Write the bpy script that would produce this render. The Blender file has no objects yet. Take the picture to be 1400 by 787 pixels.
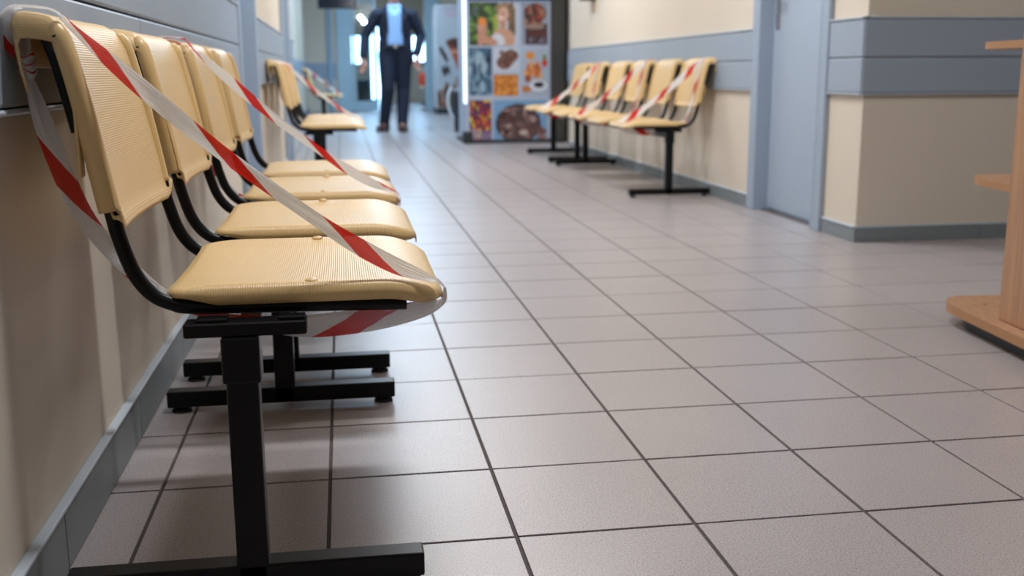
import bpy, bmesh, math, random
from mathutils import Vector, Matrix, noise
random.seed(7)
C = bpy.context.scene.collection
S = bpy.context.scene
PI = math.pi

# ------------------------------------------------------------------ camera
FPX, YAW, PITCH, ROLL = 1435.0, -0.157, 0.202, -0.0054
cy, sy = math.cos(YAW), math.sin(YAW)
fwd = Vector((-sy*math.cos(PITCH), cy*math.cos(PITCH), -math.sin(PITCH)))
rgt = Vector((cy, sy, 0)); upv = rgt.cross(fwd)
r2 = math.cos(ROLL)*rgt + math.sin(ROLL)*upv
u2 = -math.sin(ROLL)*rgt + math.cos(ROLL)*upv
cam_d = bpy.data.cameras.new('camera'); cam = bpy.data.objects.new('camera', cam_d); C.objects.link(cam)
cam.matrix_world = Matrix(((r2.x, u2.x, -fwd.x, 0.0476), (r2.y, u2.y, -fwd.y, -1.5602), (r2.z, u2.z, -fwd.z, 0.7336), (0, 0, 0, 1)))
cam_d.sensor_width = 36.0; cam_d.lens = 36.0*FPX/1400.0
cam_d.clip_start = 0.02; cam_d.clip_end = 200
cam_d.dof.use_dof = True; cam_d.dof.focus_distance = 1.66; cam_d.dof.aperture_fstop = 4.2
S.camera = cam

# ------------------------------------------------------------------ world and exposure
w = bpy.data.worlds.new('world'); S.world = w; w.use_nodes = True
bg = w.node_tree.nodes['Background']
bg.inputs[0].default_value = (0.45, 0.70, 1.0, 1); bg.inputs[1].default_value = 8.0
S.view_settings.view_transform = 'Standard'; S.view_settings.look = 'None'
S.view_settings.gamma = 1.0; S.view_settings.use_curve_mapping = False
S.view_settings.exposure = 0.56

LAMP_WARM = (0.97, 0.96, 0.96)
LAMP_COOL = (0.48, 0.74, 1.0)
LAMP_MID = (0.78, 0.89, 1.0)
# ceiling lamps: x, y, width, length, power, colour, where
LAMPS = [(.40, .28, .8, .14, 23, LAMP_WARM, 'above the nearest bench'), (.85, 3.4, 1.2, .16, 34, LAMP_WARM, 'between the two blue-grey doors'),
         (.95, 6.6, 1.2, .16, 34, LAMP_WARM, 'above the long right-hand bench'),
         (.75, 9.3, 1.2, .16, 24, LAMP_MID, 'in front of the snack machine'), (.75, 11.8, 1.2, .3, 36, LAMP_COOL, 'before the walking man'), (.75, 14.6, 1.2, .3, 34, LAMP_COOL, 'beyond the walking man'),
         (.75, 17.4, 1.2, .3, 30, LAMP_COOL, 'in front of the glazed door'),
         (3.3, .7, 1.2, .16, 7, LAMP_WARM, 'above the wooden shelf unit'), (.95, -3.0, 1.2, .16, 1.5, LAMP_WARM, 'behind the photographer'),
         (.95, 22.5, 1.2, .16, 36, LAMP_COOL, 'in the far room')]

# ------------------------------------------------------------------ materials
MATS = {}
def mat(name, col, rough=.5, metal=0, spec=.5, coat=0, bump=None, var=None, emit=None, trans=0, alpha=1):
    """bump=(kind, scale, strength, distance)   var=(scale, amount)"""
    if name in MATS: return MATS[name]
    m = bpy.data.materials.new(name); m.use_nodes = True; MATS[name] = m
    nt = m.node_tree; N = nt.nodes; L = nt.links; b = N['Principled BSDF']
    b.inputs['Base Color'].default_value = (*col, 1); b.inputs['Roughness'].default_value = rough
    b.inputs['Metallic'].default_value = metal; b.inputs['Specular IOR Level'].default_value = spec
    b.inputs['Coat Weight'].default_value = coat; b.inputs['Transmission Weight'].default_value = trans
    if emit:
        b.inputs['Emission Color'].default_value = (*emit[0], 1); b.inputs['Emission Strength'].default_value = emit[1]
    tc = N.new('ShaderNodeTexCoord')
    if var:
        n = N.new('ShaderNodeTexNoise'); n.inputs['Scale'].default_value = var[0]; n.inputs['Detail'].default_value = 5
        L.new(tc.outputs['Object'], n.inputs['Vector'])
        r = N.new('ShaderNodeMapRange'); r.inputs[3].default_value = 1-var[1]; r.inputs[4].default_value = 1+var[1]
        L.new(n.outputs['Fac'], r.inputs[0])
        mx = N.new('ShaderNodeMix'); mx.data_type = 'RGBA'; mx.blend_type = 'MULTIPLY'; mx.inputs[0].default_value = 1
        mx.inputs[6].default_value = (*col, 1); L.new(r.outputs[0], mx.inputs[7]); L.new(mx.outputs[2], b.inputs['Base Color'])
    if bump:
        kind, sc, st, di = bump
        if kind == 'noise':
            t = N.new('ShaderNodeTexNoise'); t.inputs['Scale'].default_value = sc; t.inputs['Detail'].default_value = 4
            L.new(tc.outputs['Object'], t.inputs['Vector']); o = t.outputs['Fac']
        else:
            t = N.new('ShaderNodeTexWave'); t.wave_type = 'BANDS'; t.bands_direction = kind; t.inputs['Scale'].default_value = sc
            t.inputs['Distortion'].default_value = .35; t.inputs['Detail Scale'].default_value = 6
            L.new(tc.outputs['Object'], t.inputs['Vector']); o = t.outputs['Fac']
        bp = N.new('ShaderNodeBump'); bp.inputs['Strength'].default_value = st; bp.inputs['Distance'].default_value = di
        L.new(o, bp.inputs['Height']); L.new(bp.outputs[0], b.inputs['Normal'])
    return m

def hexc(r, g, b):
    f = lambda v: ((v/255+.055)/1.055)**2.4 if v > 10 else v/255/12.92
    return (f(r), f(g), f(b))

CREAM = hexc(224, 192, 136)
M_back = mat('chair_plastic_back', CREAM, .36, spec=.5, bump=('Z', 95, .35, .0006), var=(9, .03))
M_seat = mat('chair_plastic_seat', CREAM, .34, spec=.5, bump=('X', 95, .32, .0006), var=(9, .03))
M_plain = mat('chair_plastic_smooth', CREAM, .32, spec=.5)
M_black = mat('black_powder_coat', (.004, .0042, .005), .34, spec=.25, bump=('noise', 420, .12, .0006))
M_rubber = mat('black_rubber', (.012, .012, .012), .7)
M_wall = mat('cream_wall_paint', hexc(220, 210, 195), .75, spec=.3, bump=('noise', 160, .12, .001), var=(1.5, .03))
M_ceil = mat('white_ceiling', (.66, .67, .68), .9)
M_dark = mat('bounce_cutting_wall_brown', (.16, .12, .09), .6)  # dark brown given to the unseen rear and far-right walls to cut bounced light
M_band = mat('blue_grey_wall_board', hexc(158, 172, 188), .42, spec=.4, var=(2, .03))
M_edge = mat('blue_grey_board_edge', hexc(186, 198, 210), .4)
M_skirt = mat('grey_skirting_tile', hexc(128, 138, 142), .45, var=(6, .10))
M_door = mat('blue_grey_door_laminate', hexc(166, 182, 200), .45, var=(2, .02))
M_frame = mat('blue_grey_door_frame', hexc(160, 176, 194), .4)
M_steel = mat('brushed_steel', (.5, .5, .5), .3, metal=1)
M_grout = mat('dark_grout', hexc(88, 82, 80), .9, bump=('noise', 300, .3, .001))
M_alu = mat('pale_blue_aluminium', hexc(176, 205, 222), .35, metal=.1)

def tile_material():
    m = bpy.data.materials.new('speckled_floor_tile'); m.use_nodes = True
    nt = m.node_tree; N = nt.nodes; L = nt.links; b = N['Principled BSDF']
    g = N.new('ShaderNodeNewGeometry')
    n1 = N.new('ShaderNodeTexNoise'); n1.inputs['Scale'].default_value = 330; n1.inputs['Detail'].default_value = 3; n1.inputs['Roughness'].default_value = .7
    n2 = N.new('ShaderNodeTexNoise'); n2.inputs['Scale'].default_value = 3.0; n2.inputs['Detail'].default_value = 4
    v = N.new('ShaderNodeTexVoronoi'); v.inputs['Scale'].default_value = 130
    for t in (n1, n2, v): L.new(g.outputs['Position'], t.inputs['Vector'])
    cr = N.new('ShaderNodeValToRGB'); e = cr.color_ramp.elements
    e[0].position = .30; e[0].color = (*hexc(104, 98, 98), 1); e[1].position = .72; e[1].color = (*hexc(216, 210, 210), 1)
    k = e.new(.47); k.color = (*hexc(170, 163, 164), 1); k = e.new(.60); k.color = (*hexc(178, 171, 172), 1)
    L.new(n1.outputs['Fac'], cr.inputs[0])
    # pale grit flecks
    cr2 = N.new('ShaderNodeValToRGB'); e = cr2.color_ramp.elements
    e[0].position = .0; e[0].color = (1, 1, 1, 1); e[1].position = .13; e[1].color = (0, 0, 0, 1)
    L.new(v.outputs['Distance'], cr2.inputs[0])
    mx = N.new('ShaderNodeMix'); mx.data_type = 'RGBA'; L.new(cr.outputs[0], mx.inputs[6]); mx.inputs[7].default_value = (*hexc(228, 220, 212), 1)
    mu = N.new('ShaderNodeMath'); mu.operation = 'MULTIPLY'; mu.inputs[1].default_value = .8; L.new(cr2.outputs[0], mu.inputs[0]); L.new(mu.outputs[0], mx.inputs[0])
    r = N.new('ShaderNodeMapRange'); r.inputs[3].default_value = .93; r.inputs[4].default_value = 1.07; L.new(n2.outputs['Fac'], r.inputs[0])
    m2 = N.new('ShaderNodeMix'); m2.data_type = 'RGBA'; m2.blend_type = 'MULTIPLY'; m2.inputs[0].default_value = 1
    L.new(mx.outputs[2], m2.inputs[6]); L.new(r.outputs[0], m2.inputs[7]); L.new(m2.outputs[2], b.inputs['Base Color'])
    b.inputs['Roughness'].default_value = .30; b.inputs['Specular IOR Level'].default_value = .6
    bp = N.new('ShaderNodeBump'); bp.inputs['Strength'].default_value = .22; bp.inputs['Distance'].default_value = .001
    L.new(n1.outputs['Fac'], bp.inputs['Height']); L.new(bp.outputs[0], b.inputs['Normal'])
    return m
M_tile = tile_material()

def wood_material():
    m = bpy.data.materials.new('beech_laminate'); m.use_nodes = True
    nt = m.node_tree; N = nt.nodes; L = nt.links; b = N['Principled BSDF']
    tc = N.new('ShaderNodeTexCoord'); mp = N.new('ShaderNodeMapping'); mp.inputs['Scale'].default_value = (30, 30, 1.6)
    L.new(tc.outputs['Object'], mp.inputs[0])
    n = N.new('ShaderNodeTexNoise'); n.inputs['Scale'].default_value = 2.0; n.inputs['Detail'].default_value = 6; L.new(mp.outputs[0], n.inputs['Vector'])
    cr = N.new('ShaderNodeValToRGB'); e = cr.color_ramp.elements
    e[0].position = .3; e[0].color = (*hexc(166, 124, 94), 1); e[1].position = .7; e[1].color = (*hexc(194, 150, 114), 1)
    L.new(n.outputs['Fac'], cr.inputs[0]); L.new(cr.outputs[0], b.inputs['Base Color']); b.inputs['Roughness'].default_value = .42
    return m
M_wood = wood_material()
M_woodedge = mat('beech_edge_band', hexc(178, 132, 92), .5, bump=('noise', 60, .1, .001))

def tape_material():
    """red and white slanted stripes, slightly see-through plastic film; UV x = metres along, y = 0..1 across"""
    m = bpy.data.materials.new('red_white_barrier_film'); m.use_nodes = True
    nt = m.node_tree; N = nt.nodes; L = nt.links; b = N['Principled BSDF']; out = N['Material Output']
    uv = N.new('ShaderNodeUVMap'); uv.uv_map = 'UVMap'
    sp = N.new('ShaderNodeSeparateXYZ'); L.new(uv.outputs[0], sp.inputs[0])
    a = N.new('ShaderNodeMath'); a.operation = 'MULTIPLY_ADD'; a.inputs[1].default_value = .075; L.new(sp.outputs[1], a.inputs[0]); L.new(sp.outputs[0], a.inputs[2])
    d = N.new('ShaderNodeMath'); d.operation = 'DIVIDE'; d.inputs[1].default_value = .212; L.new(a.outputs[0], d.inputs[0])
    f = N.new('ShaderNodeMath'); f.operation = 'FRACT'; L.new(d.outputs[0], f.inputs[0])
    g = N.new('ShaderNodeMath'); g.operation = 'LESS_THAN'; g.inputs[1].default_value = .33; L.new(f.outputs[0], g.inputs[0])
    mx = N.new('ShaderNodeMix'); mx.data_type = 'RGBA'; L.new(g.outputs[0], mx.inputs[0])
    mx.inputs[6].default_value = (*hexc(250, 250, 252), 1); mx.inputs[7].default_value = (*hexc(226, 40, 24), 1)
    L.new(mx.outputs[2], b.inputs['Base Color']); b.inputs['Roughness'].default_value = .22; b.inputs['Specular IOR Level'].default_value = .7
    mp = N.new('ShaderNodeMapping'); mp.inputs['Scale'].default_value = (9, 16, 1); L.new(uv.outputs[0], mp.inputs[0])
    nz = N.new('ShaderNodeTexNoise'); nz.inputs['Scale'].default_value = 1.0; nz.inputs['Detail'].default_value = 3; L.new(mp.outputs[0], nz.inputs['Vector'])
    bp = N.new('ShaderNodeBump'); bp.inputs['Strength'].default_value = .9; bp.inputs['Distance'].default_value = .004; L.new(nz.outputs['Fac'], bp.inputs['Height']); L.new(bp.outputs[0], b.inputs['Normal'])
    tr = N.new('ShaderNodeBsdfTranslucent'); L.new(mx.outputs[2], tr.inputs[0])
    tp = N.new('ShaderNodeBsdfTransparent')
    m1 = N.new('ShaderNodeMixShader'); m1.inputs[0].default_value = .42; L.new(b.outputs[0], m1.inputs[1]); L.new(tr.outputs[0], m1.inputs[2])
    m2 = N.new('ShaderNodeMixShader'); m2.inputs[0].default_value = .04; L.new(m1.outputs[0], m2.inputs[1]); L.new(tp.outputs[0], m2.inputs[2])
    L.new(m2.outputs[0], out.inputs[0])
    return m
M_tape = tape_material()

def glass_material():
    m = bpy.data.materials.new('clear_glass'); m.use_nodes = True
    nt = m.node_tree; N = nt.nodes; L = nt.links; out = N['Material Output']; N.remove(N['Principled BSDF'])
    t = N.new('ShaderNodeBsdfTransparent'); t.inputs[0].default_value = (.86, .94, .97, 1)
    g = N.new('ShaderNodeBsdfGlossy'); g.inputs['Roughness'].default_value = .03
    fr = N.new('ShaderNodeFresnel'); fr.inputs[0].default_value = 1.45
    mx = N.new('ShaderNodeMixShader'); L.new(fr.outputs[0], mx.inputs[0]); L.new(t.outputs[0], mx.inputs[1]); L.new(g.outputs[0], mx.inputs[2]); L.new(mx.outputs[0], out.inputs[0])
    return m
M_glass = glass_material()

def print_material():
    m = bpy.data.materials.new('printed_picture'); m.use_nodes = True
    nt = m.node_tree; N = nt.nodes; L = nt.links; b = N['Principled BSDF']
    a = N.new('ShaderNodeVertexColor'); a.layer_name = 'print'; L.new(a.outputs[0], b.inputs['Base Color'])
    b.inputs['Roughness'].default_value = .35
    return m
M_print = print_material()

# ------------------------------------------------------------------ mesh helpers
def obj(name, bm, m, parent=None, smooth=False, kind=None, label=None, loc=None):
    me = bpy.data.meshes.new(name); bm.normal_update(); bm.to_mesh(me); bm.free()
    for mm in (m if isinstance(m, (list, tuple)) else [m]): me.materials.append(mm)
    if smooth:
        for p in me.polygons: p.use_smooth = True
    o = bpy.data.objects.new(name, me); C.objects.link(o)
    if parent: o.parent = parent
    if kind: o['kind'] = kind
    if label: o['label'] = label
    if loc: o.location = loc
    return o
def tag(o, label, cat, group=None):
    o['label'] = label; o['category'] = cat
    if group: o['group'] = group
    return o
def thing(name, label, cat, loc=(0, 0, 0), rz=0, group=None):
    o = bpy.data.objects.new(name, None); o.empty_display_size = .1; C.objects.link(o)
    o.location = loc; o.rotation_euler = (0, 0, rz)
    return tag(o, label, cat, group)
def dup(root, loc, rz, label, group=None):
    def cp(o, par):
        c = o.copy(); C.objects.link(c)
        if par: c.parent = par
        for ch in list(o.children): cp(ch, c)
        return c
    r = cp(root, None); r.location = loc; r.rotation_euler = (0, 0, rz); r['label'] = label
    if group: r['group'] = group
    return r
def box(bm, x0, x1, y0, y1, z0, z1, bev=0, seg=1):
    vs = [bm.verts.new((x, y, z)) for z in (z0, z1) for y in (y0, y1) for x in (x0, x1)]
    fs = [bm.faces.new([vs[i] for i in f]) for f in ((0, 2, 3, 1), (4, 5, 7, 6), (0, 1, 5, 4), (2, 6, 7, 3), (0, 4, 6, 2), (1, 3, 7, 5))]
    if bev:
        es = list({e for f in fs for e in f.edges})
        bmesh.ops.bevel(bm, geom=es, offset=bev, segments=seg, affect='EDGES', profile=.5)
    return vs
def B(*a, **k):
    bm = bmesh.new(); box(bm, *a, **k); return bm
def spline(pts, n=8):
    P = [Vector(p) for p in pts]; out = []
    for i in range(len(P)-1):
        p0 = P[max(i-1, 0)]; p1 = P[i]; p2 = P[i+1]; p3 = P[min(i+2, len(P)-1)]
        for k in range(n):
            t = k/n
            out.append(.5*((2*p1)+(p2-p0)*t+(2*p0-5*p1+4*p2-p3)*t*t+(-p0+3*p1-3*p2+p3)*t**3))
    out.append(P[-1]); return out
def tube(bm, pts, r, seg=12, cap=True):
    rr = r if isinstance(r, (list, tuple)) else [r]*len(pts)
    P = [Vector(p) for p in pts]; rings = []
    up = Vector((0, 1, 0))
    for i, p in enumerate(P):
        t = (P[min(i+1, len(P)-1)]-P[max(i-1, 0)]).normalized()
        a = up - t*up.dot(t)
        if a.length < .1: a = Vector((1, 0, 0)) - t*t.x
        a.normalize(); b = t.cross(a)
        rings.append([bm.verts.new(p+(a*math.cos(2*PI*k/seg)+b*math.sin(2*PI*k/seg))*rr[i]) for k in range(seg)])
    for i in range(len(rings)-1):
        for k in range(seg):
            bm.faces.new((rings[i][k], rings[i][(k+1) % seg], rings[i+1][(k+1) % seg], rings[i+1][k]))
    if cap: bm.faces.new(rings[0][::-1]); bm.faces.new(rings[-1])
    bmesh.ops.recalc_face_normals(bm, faces=bm.faces)
def cyl(bm, c, r, h, seg=20, r2=None, axis='z'):
    r2 = r if r2 is None else r2
    d = {'z': Vector((0, 0, 1)), 'x': Vector((1, 0, 0)), 'y': Vector((0, 1, 0))}[axis]
    c = Vector(c); tube(bm, [c, c+d*h], [r, r2], seg)
def ball(bm, c, r, sx=1, sy=1, sz=1, seg=14):
    g = bmesh.ops.create_uvsphere(bm, u_segments=seg, v_segments=max(6, seg//2+1), radius=r)
    bmesh.ops.scale(bm, vec=(sx, sy, sz), verts=g['verts']); bmesh.ops.translate(bm, vec=c, verts=g['verts'])
def grid(bm, n, m, f):
    V = [[bm.verts.new(f(i, j)) for j in range(m)] for i in range(n)]
    for i in range(n-1):
        for j in range(m-1): bm.faces.new((V[i][j], V[i+1][j], V[i+1][j+1], V[i][j+1]))
    return V
def solid(o, t, off=-1):
    md = o.modifiers.new('thick', 'SOLIDIFY'); md.thickness = t; md.offset = off; return o

# ------------------------------------------------------------------ setting
XL, XR, XR2, XL2, YS, ZC, T = -.40, 2.245, 2.45, -.62, 8.6, 2.75, .30
floor = obj('floor', B(-1.4, 4.6, -3.6, 27.2, -.20, -.0035), M_grout, kind='structure')
G = .0066
tiles = []
xs = [XL] + [T*k for k in range(-1, 15)]
near = bmesh.new()
def tile_mesh(w, l):
    bm = bmesh.new(); box(bm, G/2, w-G/2, G/2, l-G/2, -.008, 0)
    top = [e for e in bm.edges if all(abs(v.co.z) < 1e-6 for v in e.verts)]
    bmesh.ops.bevel(bm, geom=top, offset=.0006, segments=1, affect='EDGES')
    me = bpy.data.meshes.new('tile'); bm.to_mesh(me); bm.free(); me.materials.append(M_tile); return me
TM = {}
far_bm = bmesh.new()
for i in range(len(xs)-1):
    x0, x1 = xs[i], xs[i+1]
    for j in range(-12, 91):
        y0 = T*j
        if y0 >= 2.69 and x0 > XR2+.05: continue
        if -4 <= j < 17 and x0 < 3.1:
            k = (round(x1-x0, 3))
            if k not in TM: TM[k] = tile_mesh(x1-x0, T)
            t = bpy.data.objects.new('tile', TM[k]); C.objects.link(t); t.parent = floor; t.location = (x0, y0, random.uniform(-.0004, .0003))
        else:
            z = 0
            vs = [far_bm.verts.new(p) for p in ((x0+G/2, y0+G/2, z), (x1-G/2, y0+G/2, z), (x1-G/2, y0+T-G/2, z), (x0+G/2, y0+T-G/2, z))]
            lo = [far_bm.verts.new((v.co.x, v.co.y, -.006)) for v in vs]
            far_bm.faces.new(vs)
            for q in range(4): far_bm.faces.new((vs[q], lo[q], lo[(q+1) % 4], vs[(q+1) % 4]))
for j in range(28, 91):     # strip in the left recess
    y0 = T*j; x0, x1 = XL2-.78, XL
    vs = [far_bm.verts.new(p) for p in ((x0+G/2, y0+G/2, 0), (x1-G/2, y0+G/2, 0), (x1-G/2, y0+T-G/2, 0), (x0+G/2, y0+T-G/2, 0))]; far_bm.faces.new(vs)
obj('distant_tiles', far_bm, M_tile, floor, kind='stuff')
obj('ceiling', B(-1.4, 4.6, -3.6, 27.2, ZC, ZC+.12), M_ceil, kind='structure')

def wall_piece(bm, x0, x1, y0, y1, z0=0, z1=ZC): box(bm, x0, x1, y0, y1, z0, z1)
# left wall with the door openings at y 3.25..4.15 and y 6.9..7.8
def wall_with_doors(name, xa, xb, y0, y1, doors, dz=2.08):
    bm = bmesh.new(); y = y0
    for a, b in doors:
        box(bm, xa, xb, y, a, 0, ZC); box(bm, xa, xb, a, b, dz, ZC); y = b
    box(bm, xa, xb, y, y1, 0, ZC)
    return obj(name, bm, M_wall, kind='structure')
wl = wall_with_doors('wall_left', XL-.16, XL, -3.6, YS, [(3.28, 4.12), (6.9, 7.8)])
wl2 = obj('wall_left_recess', B(XL2-.16, XL2, YS, 20.0, 0, ZC), M_wall, kind='structure')
obj('wall_left_return', B(XL2, XL-.16, YS-.12, YS, 0, ZC), M_wall, kind='structure')
wr = wall_with_doors('wall_right', XR, XR+.16, 2.70, YS, [(3.10, 3.84)])
wr2 = obj('wall_right_recess', B(XR2, XR2+.16, YS, 20.0, 0, ZC), M_wall, kind='structure')
wc = obj('wall_corner', B(XR+.16, 4.6, 2.70, 2.86, 0, ZC), M_wall, kind='structure')
obj('wall_right_far', B(4.45, 4.6, -3.6, 2.70, 0, ZC), M_dark, kind='structure')
obj('wall_rear', B(-1.4, 4.6, -3.75, -3.6, 0, ZC), M_dark, kind='structure')
wb = obj('wall_back_left', B(-1.4, -.02, 20.0, 20.14, 0, ZC), M_wall, kind='structure')
obj('wall_back_right', B(2.02, 3.0, 20.0, 20.14, 0, ZC), M_wall, kind='structure')
obj('wall_back_lintel', B(-.02, 2.02, 20.0, 20.14, 2.35, ZC), M_wall, kind='structure')
obj('wall_end_room_left', B(-1.4, -1.24, 20.14, 27.2, 0, ZC), M_wall, kind='structure')
obj('wall_end_room_right', B(2.9, 3.06, 20.14, 27.2, 0, ZC), M_wall, kind='structure')
# closing of the side strips outside the recess walls is not needed: the slabs meet the ceiling
bm = bmesh.new(); box(bm, -1.4, .30, 27.05, 27.2, 0, ZC); box(bm, .30, .62, 27.05, 27.2, 0, .95); box(bm, .30, .62, 27.05, 27.2, 1.75, ZC); box(bm, .62, .80, 27.05, 27.2, 0, ZC)
box(bm, .80, 1.12, 27.05, 27.2, 2.3, ZC); box(bm, 1.12, 1.9, 27.05, 27.2, 0, ZC)
box(bm, 1.9, 2.3, 27.05, 27.2, 0, 1.0); box(bm, 1.9, 2.3, 27.05, 27.2, 1.75, ZC); box(bm, 2.3, 3.0, 27.05, 27.2, 0, ZC)
obj('wall_end', bm, M_wall, kind='structure')
for n, (x0, x1, z0, z1) in enumerate(((.30, .62, .95, 1.75), (.80, 1.12, .02, 2.3), (1.9, 2.3, 1.0, 1.75))):
    wn = bpy.data.objects.new('window_%d' % (n+1), None); C.objects.link(wn); wn['kind'] = 'structure'
    for nm, a in (('sill', (x0, x1, z0, z0+.05)), ('head', (x0, x1, z1-.05, z1)), ('stile', (x0, x0+.04, z0+.05, z1-.05)), ('stile', (x1-.04, x1, z0+.05, z1-.05))):
        obj(nm, B(a[0], a[1], 27.07, 27.15, a[2], a[3]), M_alu, wn)
    obj('pane', B(x0+.04, x1-.04, 27.10, 27.115, z0+.05, z1-.05), M_glass, wn)

# wall protection boards: two boards one above the other, each a piece with bevelled edges
def board_x(parent, xw, s, y0, y1, z0, z1, joints=()):
    """board on a wall facing s*x"""
    ys = [y0]+list(joints)+[y1]
    for a, b in zip(ys[:-1], ys[1:]):
        xa, xb = sorted((xw, xw+s*.018))
        obj('board', B(xa, xb, a+.001, b-.001, z0+.002, z1-.002, bev=.005, seg=2), M_band, parent)
def board_y(parent, yw, x0, x1, z0, z1):
    obj('board', B(x0, x1, yw-.018, yw, z0+.002, z1-.002, bev=.005, seg=2), M_band, parent)
ZL = (.69, .857, 1.022); ZR = (.64, .79, .95)
def trims_left():
    for n, (a, b) in enumerate(((-3.6, 3.2), (4.2, 6.82), (7.88, YS))):
        t = bpy.data.objects.new('trim_left', None); C.objects.link(t); t['kind'] = 'structure'
        for z0, z1 in zip(ZL[:-1], ZL[1:]):
            board_x(t, XL, 1, a, b, z0, z1, joints=(.9,) if n == 0 and z0 < .7 else ())
        obj('board_cap', B(XL, XL+.024, a, b, ZL[2], ZL[2]+.010, bev=.003), M_edge, t)
        obj('board_lip', B(XL, XL+.022, a, b, ZL[0]-.008, ZL[0], bev=.003), M_edge, t)
trims_left()
t = bpy.data.objects.new('trim_left_recess', None); C.objects.link(t); t['kind'] = 'structure'
for z0, z1 in zip(ZR[:-1], ZR[1:]): board_x(t, XL2, 1, YS, 20.0, z0, z1)
t = bpy.data.objects.new('trim_right', None); C.objects.link(t); t['kind'] = 'structure'
for a, b, js in ((3.93, YS, (6.3,)), (2.682, 3.015, ())):
    for z0, z1 in zip(ZR[:-1], ZR[1:]): board_x(t, XR, -1, a, b, z0, z1, js)
    obj('board_cap', B(XR-.024, XR, a-.006*(a < 3), b, ZR[2], ZR[2]+.009, bev=.003), M_edge, t)
    obj('board_lip', B(XR-.022, XR, a-.006*(a < 3), b, ZR[0]-.007, ZR[0], bev=.003), M_edge, t)
t = bpy.data.objects.new('trim_right_recess', None); C.objects.link(t); t['kind'] = 'structure'
for z0, z1 in zip(ZR[:-1], ZR[1:]): board_x(t, XR2, -1, YS, 20.0, z0, z1)
t = bpy.data.objects.new('trim_corner', None); C.objects.link(t); t['kind'] = 'structure'
for z0, z1 in zip(ZR[:-1], ZR[1:]): board_y(t, 2.70, XR-.018, 4.45, z0, z1)
obj('board_cap', B(XR-.024, 4.45, 2.676, 2.70, ZR[2], ZR[2]+.009, bev=.003), M_edge, t)
obj('board_lip', B(XR-.022, 4.45, 2.678, 2.70, ZR[0]-.007, ZR[0], bev=.003), M_edge, t)
t = bpy.data.objects.new('trim_back', None); C.objects.link(t); t['kind'] = 'structure'
for z0, z1 in zip(ZR[:-1], ZR[1:]): board_y(t, 20.0, XL2, -.05, z0, z1)

# tile skirtings: single pieces
def skirt_x(name, xw, s, y0, y1, h=.085, L=.60, depth=.012):
    t = bpy.data.objects.new(name, None); C.objects.link(t); t['kind'] = 'structure'
    y = y0
    while y < y1-.01:
        e = min(y+L, y1); xa, xb = sorted((xw, xw+s*depth))
        obj('skirting_tile', B(xa, xb, y+.0015, e-.0015, .0005, h, bev=.002), M_skirt, t)
        y = e
    xa, xb = sorted((xw, xw+s*(depth+.003)))
    obj('top_bead', B(xa, xb, y0, y1, h, h+.008, bev=.002), M_edge, t)
skirt_x('baseboard_left', XL, 1, -3.6, 3.2, h=.092, depth=.014)
skirt_x('baseboard_left_middle', XL, 1, 4.2, 6.82)
skirt_x('baseboard_left_recess', XL2, 1, YS, 20)
skirt_x('baseboard_right', XR, -1, 3.93, YS, h=.066)
skirt_x('baseboard_right_stub', XR, -1, 2.686, 3.015, h=.062)
t = bpy.data.objects.new('baseboard_corner', None); C.objects.link(t); t['kind'] = 'structure'
x = XR-.012
while x < 4.4:
    e = min(x+.6, 4.45); obj('skirting_tile', B(x+.001, e-.001, 2.688, 2.70, .0005, .062, bev=.002), M_skirt, t); x = e
obj('top_bead', B(XR-.015, 4.45, 2.685, 2.70, .062, .070, bev=.002), M_edge, t)

def door(name, xw, s, y0, y1, hinge_far=True, H=2.08, handle=True, zh=1.03):
    """door in an x-facing wall; s = direction into the corridor"""
    d = bpy.data.objects.new(name, None); C.objects.link(d); d['kind'] = 'structure'
    def bx(n, xa, xb, a, b, z0, z1, m, par=d, **k):
        xa, xb = sorted((xa, xb)); return obj(n, B(xa, xb, a, b, z0, z1, **k), m, par)
    xi, xo = xw-s*.15, xw+s*.024
    bx('jamb', xi, xo, y0-.012, y0+.012, 0, H, M_frame, bev=.003); bx('jamb', xi, xo, y1-.012, y1+.012, 0, H, M_frame, bev=.003)
    bx('casing', xw, xo, y0-.082, y0-.012, 0, H+.07, M_frame, bev=.004); bx('casing', xw, xo, y1+.012, y1+.082, 0, H+.07, M_frame, bev=.004)
    bx('head', xi, xo, y0-.012, y1+.012, H-.012, H+.07, M_frame, bev=.004)
    bx('threshold', xi, xw-s*.02, y0+.012, y1-.012, 0.0, .004, M_grout)
    leaf = bx('door_leaf', xw-s*.055, xw-s*.097, y0+.015, y1-.015, .014, H-.016, M_door, bev=.003)
    yh = y1-.075 if hinge_far else y0+.075
    if handle:
        xp = xw-s*.055
        bx('handle_plate', xp, xp+s*.008, yh-.022, yh+.022, zh-.12, zh+.12, M_steel, leaf, bev=.003)
        bm = bmesh.new(); k = -1 if hinge_far else 1
        tube(bm, spline([(xp, yh, zh+.05), (xp+s*.045, yh, zh+.05), (xp+s*.052, yh+k*.02, zh+.05), (xp+s*.052, yh+k*.12, zh+.05)], 5), .009, 10)
        obj('door_handle', bm, M_steel, leaf, smooth=True)
        bm = bmesh.new(); cyl(bm, (min(xp, xp+s*.016), yh, zh-.05), .009, .016, axis='x'); obj('lock_cylinder', bm, M_steel, leaf)
    return d
door('door_1', XR, -1, 3.10, 3.84, True, zh=1.07)
door('door_2', XL, 1, 3.28, 4.12, False, zh=1.08)
door('door_3', XL, 1, 6.9, 7.8, False)

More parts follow.
